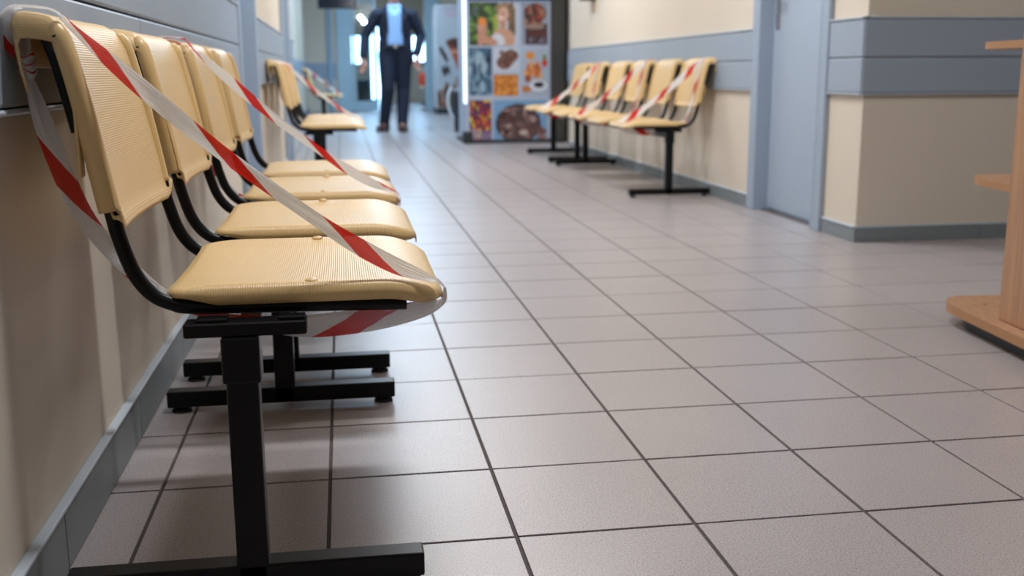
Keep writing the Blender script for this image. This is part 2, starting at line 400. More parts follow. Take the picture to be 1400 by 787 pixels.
# glazed partition and its doors at the far end
d = bpy.data.objects.new('door_4', None); C.objects.link(d); d['kind'] = 'structure'
obj('side_post', B(-.02, .27, 19.94, 20.06, 0, 2.35, bev=.006), M_alu, d)
obj('side_post', B(1.72, 2.02, 19.94, 20.06, 0, 2.35, bev=.006), M_alu, d)
obj('top_rail', B(.27, 1.72, 19.95, 20.05, 2.25, 2.35, bev=.006), M_alu, d)
leaf = obj('glazed_leaf', B(.28, .34, 19.97, 20.03, .01, 2.24, bev=.004), M_alu, d)
obj('leaf_stile', B(.70, .77, 19.97, 20.03, .01, 2.24, bev=.004), M_alu, leaf)
obj('leaf_bottom_rail', B(.34, .70, 19.97, 20.03, .01, .20, bev=.004), M_alu, leaf)
obj('leaf_top_rail', B(.34, .70, 19.97, 20.03, 2.14, 2.24, bev=.004), M_alu, leaf)
obj('pane', B(.34, .70, 19.995, 20.005, .20, 2.14), M_glass, leaf)
obj('trim_1', B(-.20, -.12, 19.93, 19.99, 0, 2.35, bev=.01), mat('pale_blue_pipe_box', hexc(150, 182, 208), .4), kind='structure')

# ------------------------------------------------------------------ ceiling lamps
def ceiling_lamp(x, y, wd, ln, power, col, label):
    r = thing('ceiling_light', label, 'ceiling light', (x, y, ZC), 0, 'ceiling lights above the corridor')
    bm = bmesh.new(); box(bm, -wd/2-.02, wd/2+.02, -ln/2-.02, ln/2+.02, -.035, 0, bev=.006)
    obj('housing', bm, mat('white_lamp_housing', (.8, .8, .8), .4), r)
    obj('diffuser', B(-wd/2, wd/2, -ln/2, ln/2, -.040, -.034), mat('lamp_diffuser_%s' % ('w' if col[0] > .9 else 'c'), (.9, .9, .9), .5, emit=(col, 4)), r)
    ld = bpy.data.lights.new('lamp_glow', 'AREA'); ld.shape = 'RECTANGLE'; ld.size = wd; ld.size_y = ln; ld.energy = power; ld.color = col
    lo = bpy.data.objects.new('lamp_glow', ld); C.objects.link(lo); lo.parent = r; lo.location = (0, 0, -.045)
for a in LAMPS:
    ceiling_lamp(*a[:6], label='narrow rectangular ceiling light '+a[6])

# ------------------------------------------------------------------ bench
W = .44; PITCH_S = .575
def backrest_bm():
    bm = bmesh.new()
    nu = 26; prof = []
    def cx(z):     # centre line of the back, leaning towards the wall
        t = (z-.54)/.27; return -.272-.045*t-.012*t*t
    d = .022
    rows = 0
    prof_t = [0, .03, .1, .2, .35, .5, .65, .8, .9, .96, 1.0]
    r = .055
    def P(i, j):
        u = i/(nu-1); y = .002+u*(W-.004)
        e = min(y-.002, W-.002-y)
        drop = 0 if e > r else (r-math.sqrt(max(0, r*r-(r-e)**2)))*.62
        ztop = .806-drop
        bell = math.sin(PI*u)
        zb = .545-(.012 if 0 < i < nu-1 else 0)*min(1, bell*6)+.009*max(0, 1-e/.03)**2
        conc = -.013*bell**.7
        if j < len(prof_t):
            z = zb+(ztop-zb)*prof_t[j]
            x = cx(z)+.017+conc + (.006 if j == 0 else 0)
            if j >= 9: x -= .004*(j-8)
            return (x, y, z)
        k = j-len(prof_t)
        q = [(-.010, .005), (-.024, .008), (-.042, .010), (-.051, .009), (-.055, .001), (-.053, -.030), (-.047, -.062)][k]
        s = 1 if e > .01 else .96
        x = cx(ztop)+.010+conc*(1-k/7)+q[0]*s
        return (x, y, ztop+q[1]*(s if q[1] > 0 else 1))
    grid(bm, nu, len(prof_t)+7, P)
    # bottom curl
    def Q(i, j):
        b = P(i, 0); return [(b[0], b[1], b[2]), (b[0]-.002, b[1], b[2]-.006), (b[0]-.010, b[1], b[2]-.007), (b[0]-.014, b[1], b[2]+.004)][j]
    grid(bm, nu, 4, Q)
    bmesh.ops.remove_doubles(bm, verts=bm.verts, dist=.0003)
    bmesh.ops.recalc_face_normals(bm, faces=bm.faces)
    return bm
def roll_bm(y):
    bm = bmesh.new()
    sg = 1 if y < .2 else -1
    P = spline([(-.268, y, .553), (-.276, y, .60), (-.290, y, .68), (-.304, y, .745), (-.314, y+sg*.004, .785), (-.322, y+sg*.010, .800)], 5)
    tube(bm, P, [.0150]*(len(P)-8)+[.0148, .0145, .014, .0125, .011, .0095, .008, .006], 16)
    box(bm, -.302, -.298, y-.012, y+.012, .60, .705, bev=.001)
    for v in bm.verts:
        pass
    return bm
def seat_bm():
    bm = bmesh.new()
    ns, X0, X1 = 34, -.202, .182
    cross = [(-.001, -.026), (-.001, -.014), (.003, -.005), (.010, 0), (.020, .0005)]
    nin = 12
    def L(s):
        x = X0+(X1-X0)*s
        return .4+.6*min(1, max(0, (x+.185)/.05)) if x < -.12 else 1.0
    def inset(x):
        r = .060; e = X1-x
        a = 0 if e > r else (r-math.sqrt(max(0, r*r-(r-e)**2)))*.85
        r = .030; e = x-X0
        b = 0 if e > r else (r-math.sqrt(max(0, r*r-(r-e)**2)))*.8
        return a+b
    def zc(x):
        z = .447
        if x > .095: z -= ((x-.095)/.087)**2*.024
        if x < -.13: z += .0-((-.13-x)/.072)**2*.006
        return z
    def row(i):
        s = i/(ns-1); x = X0+(X1-X0)*s; ins = inset(x); l = L(s)
        w0, w1 = ins, W-ins; out = []
        fade = 1-.55*max(0, (x-.15)/.032) if x > .15 else 1
        for a, dz in cross: out.append((x, w0+a, zc(x)+dz*(l if dz < 0 else 1)*fade))
        for k in range(1, nin):
            t = k/nin; y = w0+.020+(w1-w0-.040)*t
            out.append((x, y, zc(x)-.012*math.sin(PI*t)**.6*math.sin(PI*min(1, max(0, s*.85+.12)))))
        for a, dz in reversed(cross): out.append((x, w1-a, zc(x)+dz*(l if dz < 0 else 1)*fade))
        return out
    R = [row(i) for i in range(ns)]
    # front lip and rear lip
    last = R[-1]; R.append([(p[0]+.003, p[1], p[2]-.007) for p in last]); R.append([(p[0]+.001, p[1], min(p[2]-.010, .413)) for p in last])
    first = R[0]; R.insert(0, [(p[0]-.003, p[1], p[2]-.006) for p in first]); R.insert(0, [(p[0]+.001, p[1], p[2]-.012) for p in first])
    grid(bm, len(R), len(R[0]), lambda i, j: R[i][j])
    bmesh.ops.recalc_face_normals(bm, faces=bm.faces)
    # make sure the top looks up
    up = sum(f.normal.z*f.calc_area() for f in bm.faces)
    if up < 0: bmesh.ops.reverse_faces(bm, faces=bm.faces)
    return bm
def frame_tube_bm(y):
    bm = bmesh.new()
    P = spline([(-.316, y, .785), (-.290, y, .68), (-.266, y, .555), (-.258, y, .515), (-.243, y, .468), (-.222, y, .438), (-.195, y, .423), (-.160, y, .417), (0, y, .4145), (.128, y, .412)], 6)
    tube(bm, P, .0105, 14); return bm
def arch_bm():
    bm = bmesh.new()
    P = spline([(-.300, .012, .66), (-.318, .010, .75), (-.335, .022, .792), (-.345, .06, .803), (-.349, W/2, .803), (-.345, W-.055, .803), (-.336, W-.016, .788), (-.318, W-.002, .745), (-.298, W-.004, .66)], 6)
    tube(bm, P, .0085, 10); return bm
def post_bm(H0=.013, H1=.34):
    bm = bmesh.new(); box(bm, -.124, -.080, -.02, .02, H0, H1, bev=.004, seg=2); return bm

def make_bench(n, posts, label, loc, rz=0, group=None):
    r = thing('waiting_bench', label, 'bench', loc, rz, group)
    obj('beam', B(-.118, -.086, posts[0], posts[-1], .348, .378, bev=.003), M_black, r)
    for py in posts:
        bm = post_bm(); p = obj('post', bm, M_black, r, loc=(0, py, 0))
        bm = B(-.128, -.076, -.024, .024, .318, .384, bev=.004, seg=2); obj('collar', bm, M_black, p)
        bm = B(-.176, -.012, -.019, .019, .384, .4035, bev=.002)
        obj('bracket', bm, M_black, p)
        for a, b in ((-.160, -.118), (-.050, -.014)): obj('fixing_plate', B(a, b, -.012, .012, .4035, .4085, bev=.001), M_black, p)
        bm = B(-.358, .142, -.020, .020, .013, .049, bev=.003, seg=2); f = obj('foot_bar', bm, M_black, r, loc=(0, py, 0))
        for fx in (-.330, .116):
            bm = bmesh.new(); cyl(bm, (0, 0, .005), .008, .012, 10); cyl(bm, (0, 0, 0), .021, .005, 18); cyl(bm, (0, 0, .005), .019, .004, 18, r2=.012)
            obj('glide', bm, M_rubber, f, loc=(fx, 0, 0), smooth=False)
    return r
_proto = {}
def add_seat(bench, y):
    if not _proto:
        _proto['seat'] = obj('seat', seat_bm(), M_seat, smooth=True); solid(_proto['seat'], .0035)
        _proto['backrest'] = obj('backrest', backrest_bm(), M_back, smooth=True); solid(_proto['backrest'], .0035, 0)
        for k, yy in (('a', .014), ('b', W-.014)):
            _proto['roll'+k] = obj('side_roll', roll_bm(yy), M_plain, smooth=True)
            _proto['tube'+k] = obj('seat_frame_tube', frame_tube_bm(yy), M_black, smooth=True)
        _proto['arch'] = obj('back_frame_arch', arch_bm(), M_black, smooth=True)
        for k, (rx, ry) in enumerate(((-.005, .022), (-.005, W-.022))):
            bm = bmesh.new(); ball(bm, (rx, ry, .4465), .010, 1, 1, .45, 12); _proto['rivet%d' % k] = obj('rivet', bm, M_plain, smooth=True)
        first = True
    def put(key, par, loc=(0, 0, 0)):
        o = _proto[key]
        if o.parent is None and not o.get('used'): c = o; c['used'] = 1
        else: c = o.copy(); C.objects.link(c)
        c.parent = par; c.location = loc; return c
    s = put('seat', bench, (0, y, 0)); b = put('backrest', bench, (0, y, 0))
    for k in 'ab': put('roll'+k, b); put('tube'+k, bench, (0, y, 0))
    put('arch', bench, (0, y, 0))
    for k in '01': put('rivet'+k, s)

GL = 'beige benches along the left wall'; GR = 'beige benches along the right wall'
bench1 = make_bench(2, (-.02, .86), 'nearest black steel bench with two beige plastic seats by the left wall', (0, -.095, 0), 0, GL)
for k in range(2): add_seat(bench1, .0+PITCH_S*k)
bench2 = make_bench(2, (.0, 1.02), 'two-seat beige bench directly behind the nearest one, beside the left wall', (0, 1.01, 0), 0, GL)
for k in range(2): add_seat(bench2, .06+PITCH_S*k)
bench3 = make_bench(3, (.03, 1.58), 'blurred beige bench on the left just past the blue-grey wall door', (0, 4.72, 0), 0, GL)
for k in range(3): add_seat(bench3, .0+PITCH_S*k)
bench4 = make_bench(2, (.03, 1.0), 'small distant beige bench farthest down the left wall, below the television', (-.12, 13.8, 0), 0, GL)
for k in range(2): add_seat(bench4, .0+PITCH_S*k)
bench5 = make_bench(4, (.03, 1.25+1.0), 'long beige four-seat bench nearest the grey door on the right wall', (1.862, 6.77, 0), PI, GR)
for k in range(4): add_seat(bench5, .04+.605*k)
bench6 = make_bench(2, (.03, 1.04), 'beige two-seat bench on the right wall next to the vending machine', (1.862, 8.08, 0), PI, GR)
for k in range(2): add_seat(bench6, .04+.60*k)
bench7 = make_bench(2, (.03, 1.0), 'distant bench seen through the glazed door behind the walking man', (2.02, 23.6, 0), PI, None)
for k in range(2): add_seat(bench7, .0+PITCH_S*k)

# ------------------------------------------------------------------ barrier tape
def ribbon(bm, uvl, P, Wd, width, u0=0, n=7, rows=7, crump=.12, seed=0):
    """P: centre points, Wd: width directions, width: list of widths; returns end u"""
    CP = spline(P, n); DW = spline(Wd, n); WW = [v.x for v in spline([(a, 0, 0) for a in width], n)]
    u = u0; prev = None; V = []
    for i, c in enumerate(CP):
        if prev is not None: u += (c-prev).length
        prev = c
        d = DW[i].normalized(); t = (CP[min(i+1, len(CP)-1)]-CP[max(i-1, 0)]).normalized(); nrm = t.cross(d)
        row = []
        for k in range(rows):
            a = k/(rows-1)-.5
            f = noise.noise(Vector((u*6+seed*7.3, a*5.5, seed)))*WW[i]*crump + abs(math.sin(a*9+u*14+seed))*WW[i]*crump*.5
            v = bm.verts.new(c+d*(a*WW[i])+nrm*f); row.append((v, u, a+.5))
        V.append(row)
    for i in range(len(V)-1):
        for k in range(rows-1):
            q = (V[i][k], V[i+1][k], V[i+1][k+1], V[i][k+1])
            f = bm.faces.new([a[0] for a in q])
            for lp, a in zip(f.loops, q): lp[uvl].uv = (a[1], a[2])
    return u
def tape(label, legs, group, knot=None):
    r = bmesh.new(); uvl = r.loops.layers.uv.new('UVMap')
    for g in legs: ribbon(r, uvl, **g)
    o = obj('barrier_tape', r, M_tape, smooth=True); tag(o, label, 'barrier tape', group)
    if knot:
        bm = bmesh.new(); uvk = bm.loops.layers.uv.new('UVMap'); kx, ky, kz = knot
        for q in range(3):
            pts = []; wd = []
            for a in range(9):
                an = a/8*2*PI; pts.append((kx+.008*math.cos(an), ky+.012*math.sin(an), kz+.009*(q-1)+.004*math.sin(an*2+q))); wd.append((.2*math.cos(an), .2*math.sin(an), 1))
            ribbon(bm, uvk, pts, wd, [.012]*9, u0=.09, n=2, rows=3, crump=.3, seed=q)
        k = obj('knot', bm, M_tape, o, smooth=True)
    return o
def loop_tape(label, group, y, yb=None, x0=0, side=1, knot=False, seed=0, u0=0.0, w=.026, xt=.181, front=False):
    """a closed turn round one chair: over the back, down to the front of the seat, under it and up again"""
    if yb is None: yb = y
    X = (lambda x: x0+side*x); q = side
    def v(x, y_, z): return (X(x), y_, z)
    dy = y-yb
    A = dict(P=[v(-.362, yb, .820), v(-.335, yb, .8185), v(-.315, yb, .813), v(-.299, yb, .795), v(-.229, yb+dy*.2, .728), v(-.121, yb+dy*.45, .632), v(-.007, yb+dy*.7, .5435), v(.053, yb+dy*.82, .5005), v(.113, y, .465), v(.158, y, .446), v(.174, y, .440), v(xt+.002, y, .431)],
             Wd=[(0, 1, 0), (0, 1, 0), (0, 1, -.1), (q*.35, .8, .4), (q*.5, .45, .75), (q*.5, -.1, .85), (q*.5, .35, .8), (q*.5, .3, .8), (q*.4, .5, .7), (q*.25, .9, .3), (q*.1, 1, .1), (0, 1, 0)],
             width=[w*1.2, w*1.2, w*1.0, w*.55, w*.95, w*.8, w*.72, w*.92, w, w*.85, w*.7, w*.7], u0=u0, seed=seed)
    U = dict(P=[v(xt+.002, y, .431), v(xt-.002, y, .411), v(.145, y, .400), (X(.07), y, .388), v(-.02, y, .382), v(-.10, y, .395), v(-.17, yb, .412), v(-.218, yb, .440)],
              Wd=[(0, 1, 0), (0, 1, .1), (q*.2, .6, .7), (q*.1, .5, .9), (0, .6, .9), (0, .8, .4), (q*.3, 1, .2), (q*.5, .6, .5)],
              width=[w*.7, w, w*1.2, w*1.4, w*1.3, w, w*.9, w*.9], u0=u0+.62, seed=seed+1, crump=.16)
    legs = [A, U]
    if front:
        legs.append(dict(P=[v(-.218, yb, .440), v(-.236, yb, .49), v(-.252, yb, .545), v(-.266, yb, .60), v(-.284, yb, .70), v(-.300, yb, .785), v(-.315, yb, .813)],
                         Wd=[(0, 1, 0)]*7, width=[w*.8, w*.9, w, w*.9, w, w*.9, w*.8], u0=u0+1.0, seed=seed+4))
    else:
        legs.append(dict(P=[v(-.218, yb, .440), v(-.266, yb, .490), v(-.306, yb, .551), v(-.333, yb, .631), v(-.350, yb, .699), v(-.358, yb, .745)],
                         Wd=[(q*.5, .6, .5), (q*.7, .3, .4), (q*.8, .3, .3), (q*.8, .5, .2), (q*.6, .8, 0), (q*.1, 1, 0)], width=[w*.9, w*.9, w, w*1.1, w, .010], u0=u0+1.0, seed=seed+4))
        legs.append(dict(P=[v(-.358, yb, .745), v(-.366, yb, .762), v(-.371, yb, .785), v(-.376, yb, .806), v(-.372, yb, .817), v(-.362, yb, .820)],
                         Wd=[(q*.1, 1, 0), (q*.9, .5, 0), (q*.9, .6, .1), (q*.5, 1, 0), (0, 1, 0), (0, 1, 0)], width=[.010, .028, .038, .034, .036, .036], u0=u0+1.2, seed=seed+2, crump=.2))
    return tape(label, legs, group, (X(-.358), yb, .745) if knot else None)
GT = 'red and white tape strips closing off seats'
loop_tape('red and white tape strung over the nearest chair with a knot behind it', GT, -.078, yb=-.072, knot=True, u0=.085)
loop_tape('striped tape across the third seat from the camera on the left', GT, 1.105, yb=1.095, knot=True, seed=3, u0=.165)
loop_tape('blurred striped tape on the left bench just past the wall door', GT, 5.42, yb=5.38, knot=True, seed=5, u0=.14)
loop_tape('faint pinkish striped tape on the farthest bench of the left wall', GT, 14.3, yb=14.2, x0=-.12, seed=7, u0=.02, w=.045)
loop_tape('striped tape on the right bench seat closest to the grey door', GT, 4.66, yb=4.58, x0=1.862, side=-1, seed=9, u0=.06, w=.044, front=True)
loop_tape('striped tape halfway along the long right-hand bench', GT, 5.86, yb=5.80, x0=1.862, side=-1, seed=11, u0=.0, w=.044, front=True)
loop_tape('striped tape on the right two-seat bench by the vending machine', GT, 7.22, yb=7.16, x0=1.862, side=-1, seed=13, u0=.1, w=.044, front=True)

# ------------------------------------------------------------------ printed pictures (flat prints on a fine mesh with vertex colours)
class Pic:
    def __init__(s, w, h, bg):
        s.w, s.h = w, h; s.a = [[tuple(bg) for _ in range(w)] for _ in range(h)]
    def ell(s, cx, cy, rx, ry, c, ang=0):
        ca, sa = math.cos(ang), math.sin(ang)
        for j in range(s.h):
            for i in range(s.w):
                x = (i+.5)/s.w-cx; y = (j+.5)/s.h-cy
                if ((x*ca+y*sa)/rx)**2+((-x*sa+y*ca)/ry)**2 < 1: s.a[j][i] = c
    def rect(s, x0, y0, x1, y1, c):
        for j in range(s.h):
            for i in range(s.w):
                if x0 <= (i+.5)/s.w < x1 and y0 <= (j+.5)/s.h < y1: s.a[j][i] = c
    def blobs(s, n, box_, cols, r0, r1, rnd):
        for _ in range(n):
            s.ell(rnd.uniform(box_[0], box_[2]), rnd.uniform(box_[1], box_[3]), rnd.uniform(r0, r1), rnd.uniform(r0, r1), rnd.choice(cols), rnd.uniform(0, 3))
def picture(name, pic, x0, x1, z0, z1, y, parent, thick=.003):
    bm = bmesh.new(); cl = bm.loops.layers.float_color.new('print')
    w, h = pic.w, pic.h
    V = [[bm.verts.new((x0+(x1-x0)*i/w, y, z1-(z1-z0)*j/h)) for i in range(w+1)] for j in range(h+1)]
    for j in range(h):
        for i in range(w):
            f = bm.faces.new((V[j][i], V[j+1][i], V[j+1][i+1], V[j][i+1]))
            c = hexc(*pic.a[j][i])
            for l in f.loops: l[cl] = (*c, 1)
    return obj(name, bm, M_print, parent)
rnd = random.Random(3)
def pic_woman():
    p = Pic(46, 42, (44, 66, 34)); p.blobs(50, (0, 0, .62, 1), [(28, 48, 26), (70, 104, 44), (110, 140, 60), (38, 60, 30), (96, 120, 84)], .03, .09, rnd)
    p.rect(.60, 0, 1, .99, (196, 200, 210)); p.ell(.55, .55, .06, .30, (150, 160, 70))
    p.ell(.88, .50, .075, .52, (104, 84, 62)); p.ell(.74, .14, .20, .13, (150, 122, 90)); p.ell(.86, .26, .10, .24, (122, 96, 68))
    p.ell(.70, .30, .115, .20, (206, 160, 140), .15); p.ell(.665, .36, .05, .018, (240, 225, 220), .3); p.ell(.70, .26, .03, .012, (90, 60, 50), .3); p.ell(.62, .24, .02, .012, (90, 60, 50), .3)
    p.rect(.62, .44, .76, .64, (186, 136, 116)); p.ell(.70, .86, .24, .26, (200, 150, 126)); p.ell(.58, .92, .15, .20, (206, 208, 216))
    p.ell(.27, .70, .09, .34, (186, 134, 112), .12); p.ell(.38, .88, .22, .09, (190, 138, 114), .35); p.ell(.27, .46, .075, .11, (226, 132, 52)); p.ell(.23, .58, .06, .08, (198, 146, 124))
    p.rect(.06, .10, .18, .30, (70, 86, 84)); return p
def pic_dessert():
    p = Pic(28, 42, (150, 156, 170)); p.ell(.5, .25, .42, .22, (84, 44, 38)); p.blobs(26, (.12, .08, .8, .5), [(120, 50, 38), (150, 70, 44), (70, 40, 36), (160, 110, 80)], .05, .11, rnd)
    p.rect(.15, .50, .98, .98, (64, 40, 42)); p.rect(.30, .66, .92, .78, (90, 40, 32)); p.ell(.5, .56, .36, .07, (150, 120, 108)); p.blobs(12, (.3, .82, .9, .96), [(130, 120, 134), (90, 76, 88)], .03, .07, rnd); p.rect(0, 0, .1, .9, (140, 146, 160)); return p
def pic_water():
    p = Pic(26, 48, (96, 124, 146)); p.blobs(70, (0, 0, 1, 1), [(60, 96, 122), (120, 150, 170), (48, 80, 106), (150, 176, 192), (84, 116, 138)], .06, .2, rnd); p.ell(.85, .25, .14, .10, (24, 44, 72)); return p
def pic_chocolate():
    p = Pic(28, 28, (196, 202, 214)); p.ell(.42, .62, .30, .28, (112, 76, 66)); p.ell(.68, .34, .28, .26, (100, 66, 56)); p.blobs(14, (.25, .2, .85, .8), [(132, 92, 78), (88, 56, 48), (120, 84, 70)], .05, .11, rnd); return p
def pic_nuts():
    p = Pic(28, 26, (196, 120, 46)); p.blobs(40, (0, 0, 1, 1), [(222, 148, 70), (176, 98, 34), (208, 132, 56), (232, 160, 84)], .06, .11, rnd); return p
def pic_breakfast():
    p = Pic(28, 50, (170, 180, 196)); p.ell(.3, .14, .17, .08, (222, 140, 50)); p.ell(.85, .18, .08, .07, (96, 130, 60)); p.ell(.86, .30, .10, .09, (190, 60, 44))
    p.blobs(26, (.1, .3, .75, .62), [(190, 100, 50), (210, 130, 70), (150, 74, 40), (224, 160, 104)], .06, .13, rnd); p.ell(.15, .85, .2, .08, (190, 120, 60)); p.ell(.62, .78, .34, .12, (214, 220, 228)); p.ell(.64, .76, .20, .06, (24, 18, 20)); return p
def pic_candy():
    p = Pic(26, 44, (120, 50, 60)); p.blobs(110, (0, 0, 1, 1), [(190, 60, 40), (222, 190, 50), (96, 44, 96), (70, 40, 70), (200, 100, 50), (150, 40, 60), (170, 180, 80)], .04, .085, rnd)
    p.ell(.18, .9, .2, .2, (150, 130, 150)); p.ell(.75, .92, .3, .16, (130, 110, 140)); p.blobs(16, (0, .78, 1, 1), [(110, 80, 120), (170, 150, 160)], .03, .06, rnd); return p
def pic_bowl():
    p = Pic(50, 42, (120, 160, 196)); p.ell(.46, .60, .42, .50, (48, 34, 36)); p.ell(.46, .60, .385, .455, (90, 62, 60))
    p.blobs(60, (.16, .25, .74, .95), [(120, 92, 90), (82, 56, 56), (150, 120, 116), (64, 42, 42), (166, 136, 128), (108, 70, 58)], .03, .075, rnd)
    p.ell(.56, .82, .08, .07, (190, 170, 160)); p.blobs(12, (.86, .70, 1, 1), [(150, 110, 104), (110, 74, 70)], .03, .07, rnd); return p
def pic_coffee():
    p = Pic(30, 74, (178, 182, 190)); p.ell(.82, .10, .2, .06, (182, 178, 190)); p.rect(.2, .02, .6, .04, (176, 160, 170)); p.rect(.25, .06, .6, .11, (186, 168, 178))
    for j in range(74):                      # paper coffee cup, tapering
        v = (j+.5)/74
        if .38 < v < .62:
            for i in range(30):
                u = (i+.5)/30; l = .30+(v-.38)*1.2
                if l < u < 1.2-l*.6: p.a[j][i] = (168, 74, 42) if not (.43 < v < .455) else (206, 150, 120)
    p.ell(.62, .36, .36, .055, (108, 60, 46)); p.ell(.64, .365, .28, .035, (70, 36, 30))
    for a, b in ((.16, .45), (.24, .50), (.2, .64), (.30, .62)): p.ell(a, b, .09, .035, (46, 32, 32), .5)
    p.blobs(40, (0, .80, 1, 1), [(54, 34, 32), (96, 66, 58), (38, 26, 28), (122, 84, 72), (150, 116, 100)], .05, .12, rnd); p.blobs(14, (.45, .62, 1, .85), [(60, 44, 42), (150, 140, 140)], .04, .09, rnd)
    return p

M_cab = mat('grey_cabinet_paint', hexc(176, 188, 208), .4); M_cabdark = mat('dark_cabinet_side', hexc(60, 56, 52), .35); M_base = mat('black_plinth', (.02, .022, .025), .5)
vm = thing('vending_machine', 'tall snack vending machine covered with food photographs at the end of the right wall', 'vending machine', (1.80, 9.95, 0))
VY = 9.60
def vp(n, x0, x1, y0, y1, z0, z1, m, par=None, **k): return obj(n, B(x0-1.80, x1-1.80, y0-9.95, y1-9.95, z0, z1, **k), m, par or vm)
vp('body', 1.345, 2.245, VY+.012, 10.40, .035, 1.83, M_cab, bev=.01)
vp('side_trim', 2.245, 2.40, VY+.02, 10.40, .0, 1.83, M_cabdark, bev=.004)
vp('plinth', 1.32, 2.40, VY+.0, 10.42, 0, .036, M_base, bev=.004)
vp('corner_foot', 1.30, 1.40, VY-.02, VY+.12, .0, .13, M_base, bev=.02, seg=3)
vp('top_panel', 1.36, 2.24, VY, VY+.012, 1.47, 1.82, mat('blue_header_panel', hexc(40, 70, 120), .4))
vp('light_strip', 1.322, 1.346, VY+.03, VY+.10, .42, 1.80, mat('lit_side_strip', (.8, .9, 1), .3, emit=((.55, .8, 1.0), 1.6)))
for nm, pf, x0, x1, z0, z1 in (('picture', pic_woman, 1.378, 1.89, 1.016, 1.452), ('picture', pic_dessert, 1.931, 2.219, 1.016, 1.455), ('picture', pic_water, 1.372, 1.614, .505, .995),
                            ('picture', pic_chocolate, 1.634, 1.905, .745, .994), ('picture', pic_nuts, 1.632, 1.896, .495, .717), ('picture', pic_breakfast, 1.937, 2.22, .492, .979),
                            ('picture', pic_candy, 1.372, 1.604, .037, .454), ('picture', pic_bowl, 1.629, 2.205, .037, .451)):
    picture(nm, pf(), x0-1.80, x1-1.80, z0, z1, VY+.010-9.95, vm)
vm2 = thing('vending_machine', 'farther drinks vending machine showing a coffee cup, behind the snack machine', 'vending machine', (2.08, 18.4, 0))
obj('body', B(-.31, .36, -.38, .38, .03, 1.95, bev=.01), mat('pale_machine_body', hexc(196, 196, 200), .4), vm2)
obj('plinth', B(-.32, .37, -.40, .40, 0, .10, bev=.006), M_base, vm2)
picture('front_picture', pic_coffee(), -.30, .355, .11, 1.93, -.384, vm2)

# litter bin with a pale curved rim trim between the machines
bn = thing('waste_bin', 'dark swing-top waste bin with a pale curved handle beside the snack machine', 'bin', (1.54, 11.9, 0))
bm = bmesh.new(); cyl(bm, (0, 0, 0), .09, .48, 20, r2=.12); obj('body', bm, mat('dark_bin_plastic', (.03, .04, .05), .4), bn, smooth=False)
bm = bmesh.new(); ball(bm, (0, 0, .48), .125, 1, 1, .55, 18); obj('lid', bm, mat('dark_bin_plastic', (.03, .04, .05), .4), bn, smooth=True)
bm = bmesh.new(); tube(bm, spline([(-.13, -.08, .56), (-.175, -.09, .46), (-.165, -.09, .30), (-.11, -.09, .16)], 6), .017, 10); obj('handle', bm, mat('pale_bin_trim', (.7, .78, .85), .3), bn, smooth=True)

# television on an arm
tv = thing('television', 'black flat television hung from the ceiling near the glazed door', 'television', (.02, 17.4, ZC))
obj('housing', B(-.33, .33, -.03, .03, -.92, -.50, bev=.01, seg=2), mat('black_tv_plastic', (.012, .014, .018), .3), tv)
obj('screen', B(-.31, .31, -.034, -.030, -.90, -.53), mat('dark_tv_screen', (.01, .02, .04), .08), tv)
bm = bmesh.new(); cyl(bm, (0, 0.02, -.5), .025, .5, 12); obj('ceiling_pole', bm, M_steel, tv); obj('ceiling_plate', B(-.08, .08, -.06, .10, -.015, 0), M_steel, tv)

# wall dispenser on the right
dp = thing('hand_sanitizer_dispenser', 'black dispenser box fixed high on the right wall above the benches', 'dispenser', (XR, 7.65, 1.345))
obj('body', B(-.11, 0, -.07, .07, .03, .26, bev=.012, seg=2), mat('black_tv_plastic', (.012, .014, .018), .3), dp)
obj('drip_tray', B(-.12, 0, -.06, .06, .0, .015, bev=.004), M_black, dp)
obj('wall_plate', B(-.012, 0, -.04, .04, -.10, .03, bev=.003), mat('beige_plate', hexc(180, 160, 130), .5), dp)

# ------------------------------------------------------------------ wooden shelf unit at the right
sh = thing('shelf_unit', 'beech laminate shelf unit with rounded end shelves at the right edge', 'shelf', (1.80, 1.0, 0), math.radians(-6))
def end_shelf(z0, z1, w, d, setb=0, ylo=-.02):
    """board with a rounded free end; runs in +y from the cabinet"""
    bm = bmesh.new(); pts = []
    n = 14; r = .10
    pts.append((setb, ylo))
    x0 = setb
    pts.append((x0, d-r*1.35))
    for k in range(1, n): a = PI - k/n*PI/2; pts.append((x0+r+r*math.cos(a), d-r*1.35+r*1.35*math.sin(a)))
    pts += [(x0+r, d), (w, d), (w, ylo)]
    vs0 = [bm.verts.new((x, y, z0)) for x, y in pts]; vs1 = [bm.verts.new((x, y, z1)) for x, y in pts]
    bm.faces.new(vs1[::-1]); bm.faces.new(vs0)
    for k in range(len(pts)):
        q = (k+1) % len(pts); f = bm.faces.new((vs0[k], vs0[q], vs1[q], vs1[k])); f.material_index = 1
    bmesh.ops.recalc_face_normals(bm, faces=bm.faces); return bm
ed = [M_wood, M_woodedge]
obj('side_panel', B(.0, .020, -.78, -.005, .068, 1.75, bev=.001), M_wood, sh)
obj('end_panel', B(.02, .38, -.023, -.005, .068, 1.75, bev=.001), M_wood, sh)
obj('side_panel', B(.38, .40, -.78, -.005, .068, 1.75, bev=.001), M_wood, sh)
obj('end_panel', B(.02, .38, -.78, -.762, .068, 1.75, bev=.001), M_wood, sh)
obj('base_board', end_shelf(.040, .066, .40, .305, -.045, ylo=-.80), ed, sh)
obj('plinth', end_shelf(.0, .040, .36, .26, -.01, ylo=-.78), M_base, sh)
obj('rounded_shelf', end_shelf(.412, .432, .36, .315, .015, ylo=-.005), ed, sh)
obj('rounded_shelf', end_shelf(.792, .812, .36, .315, .015, ylo=-.005), ed, sh)
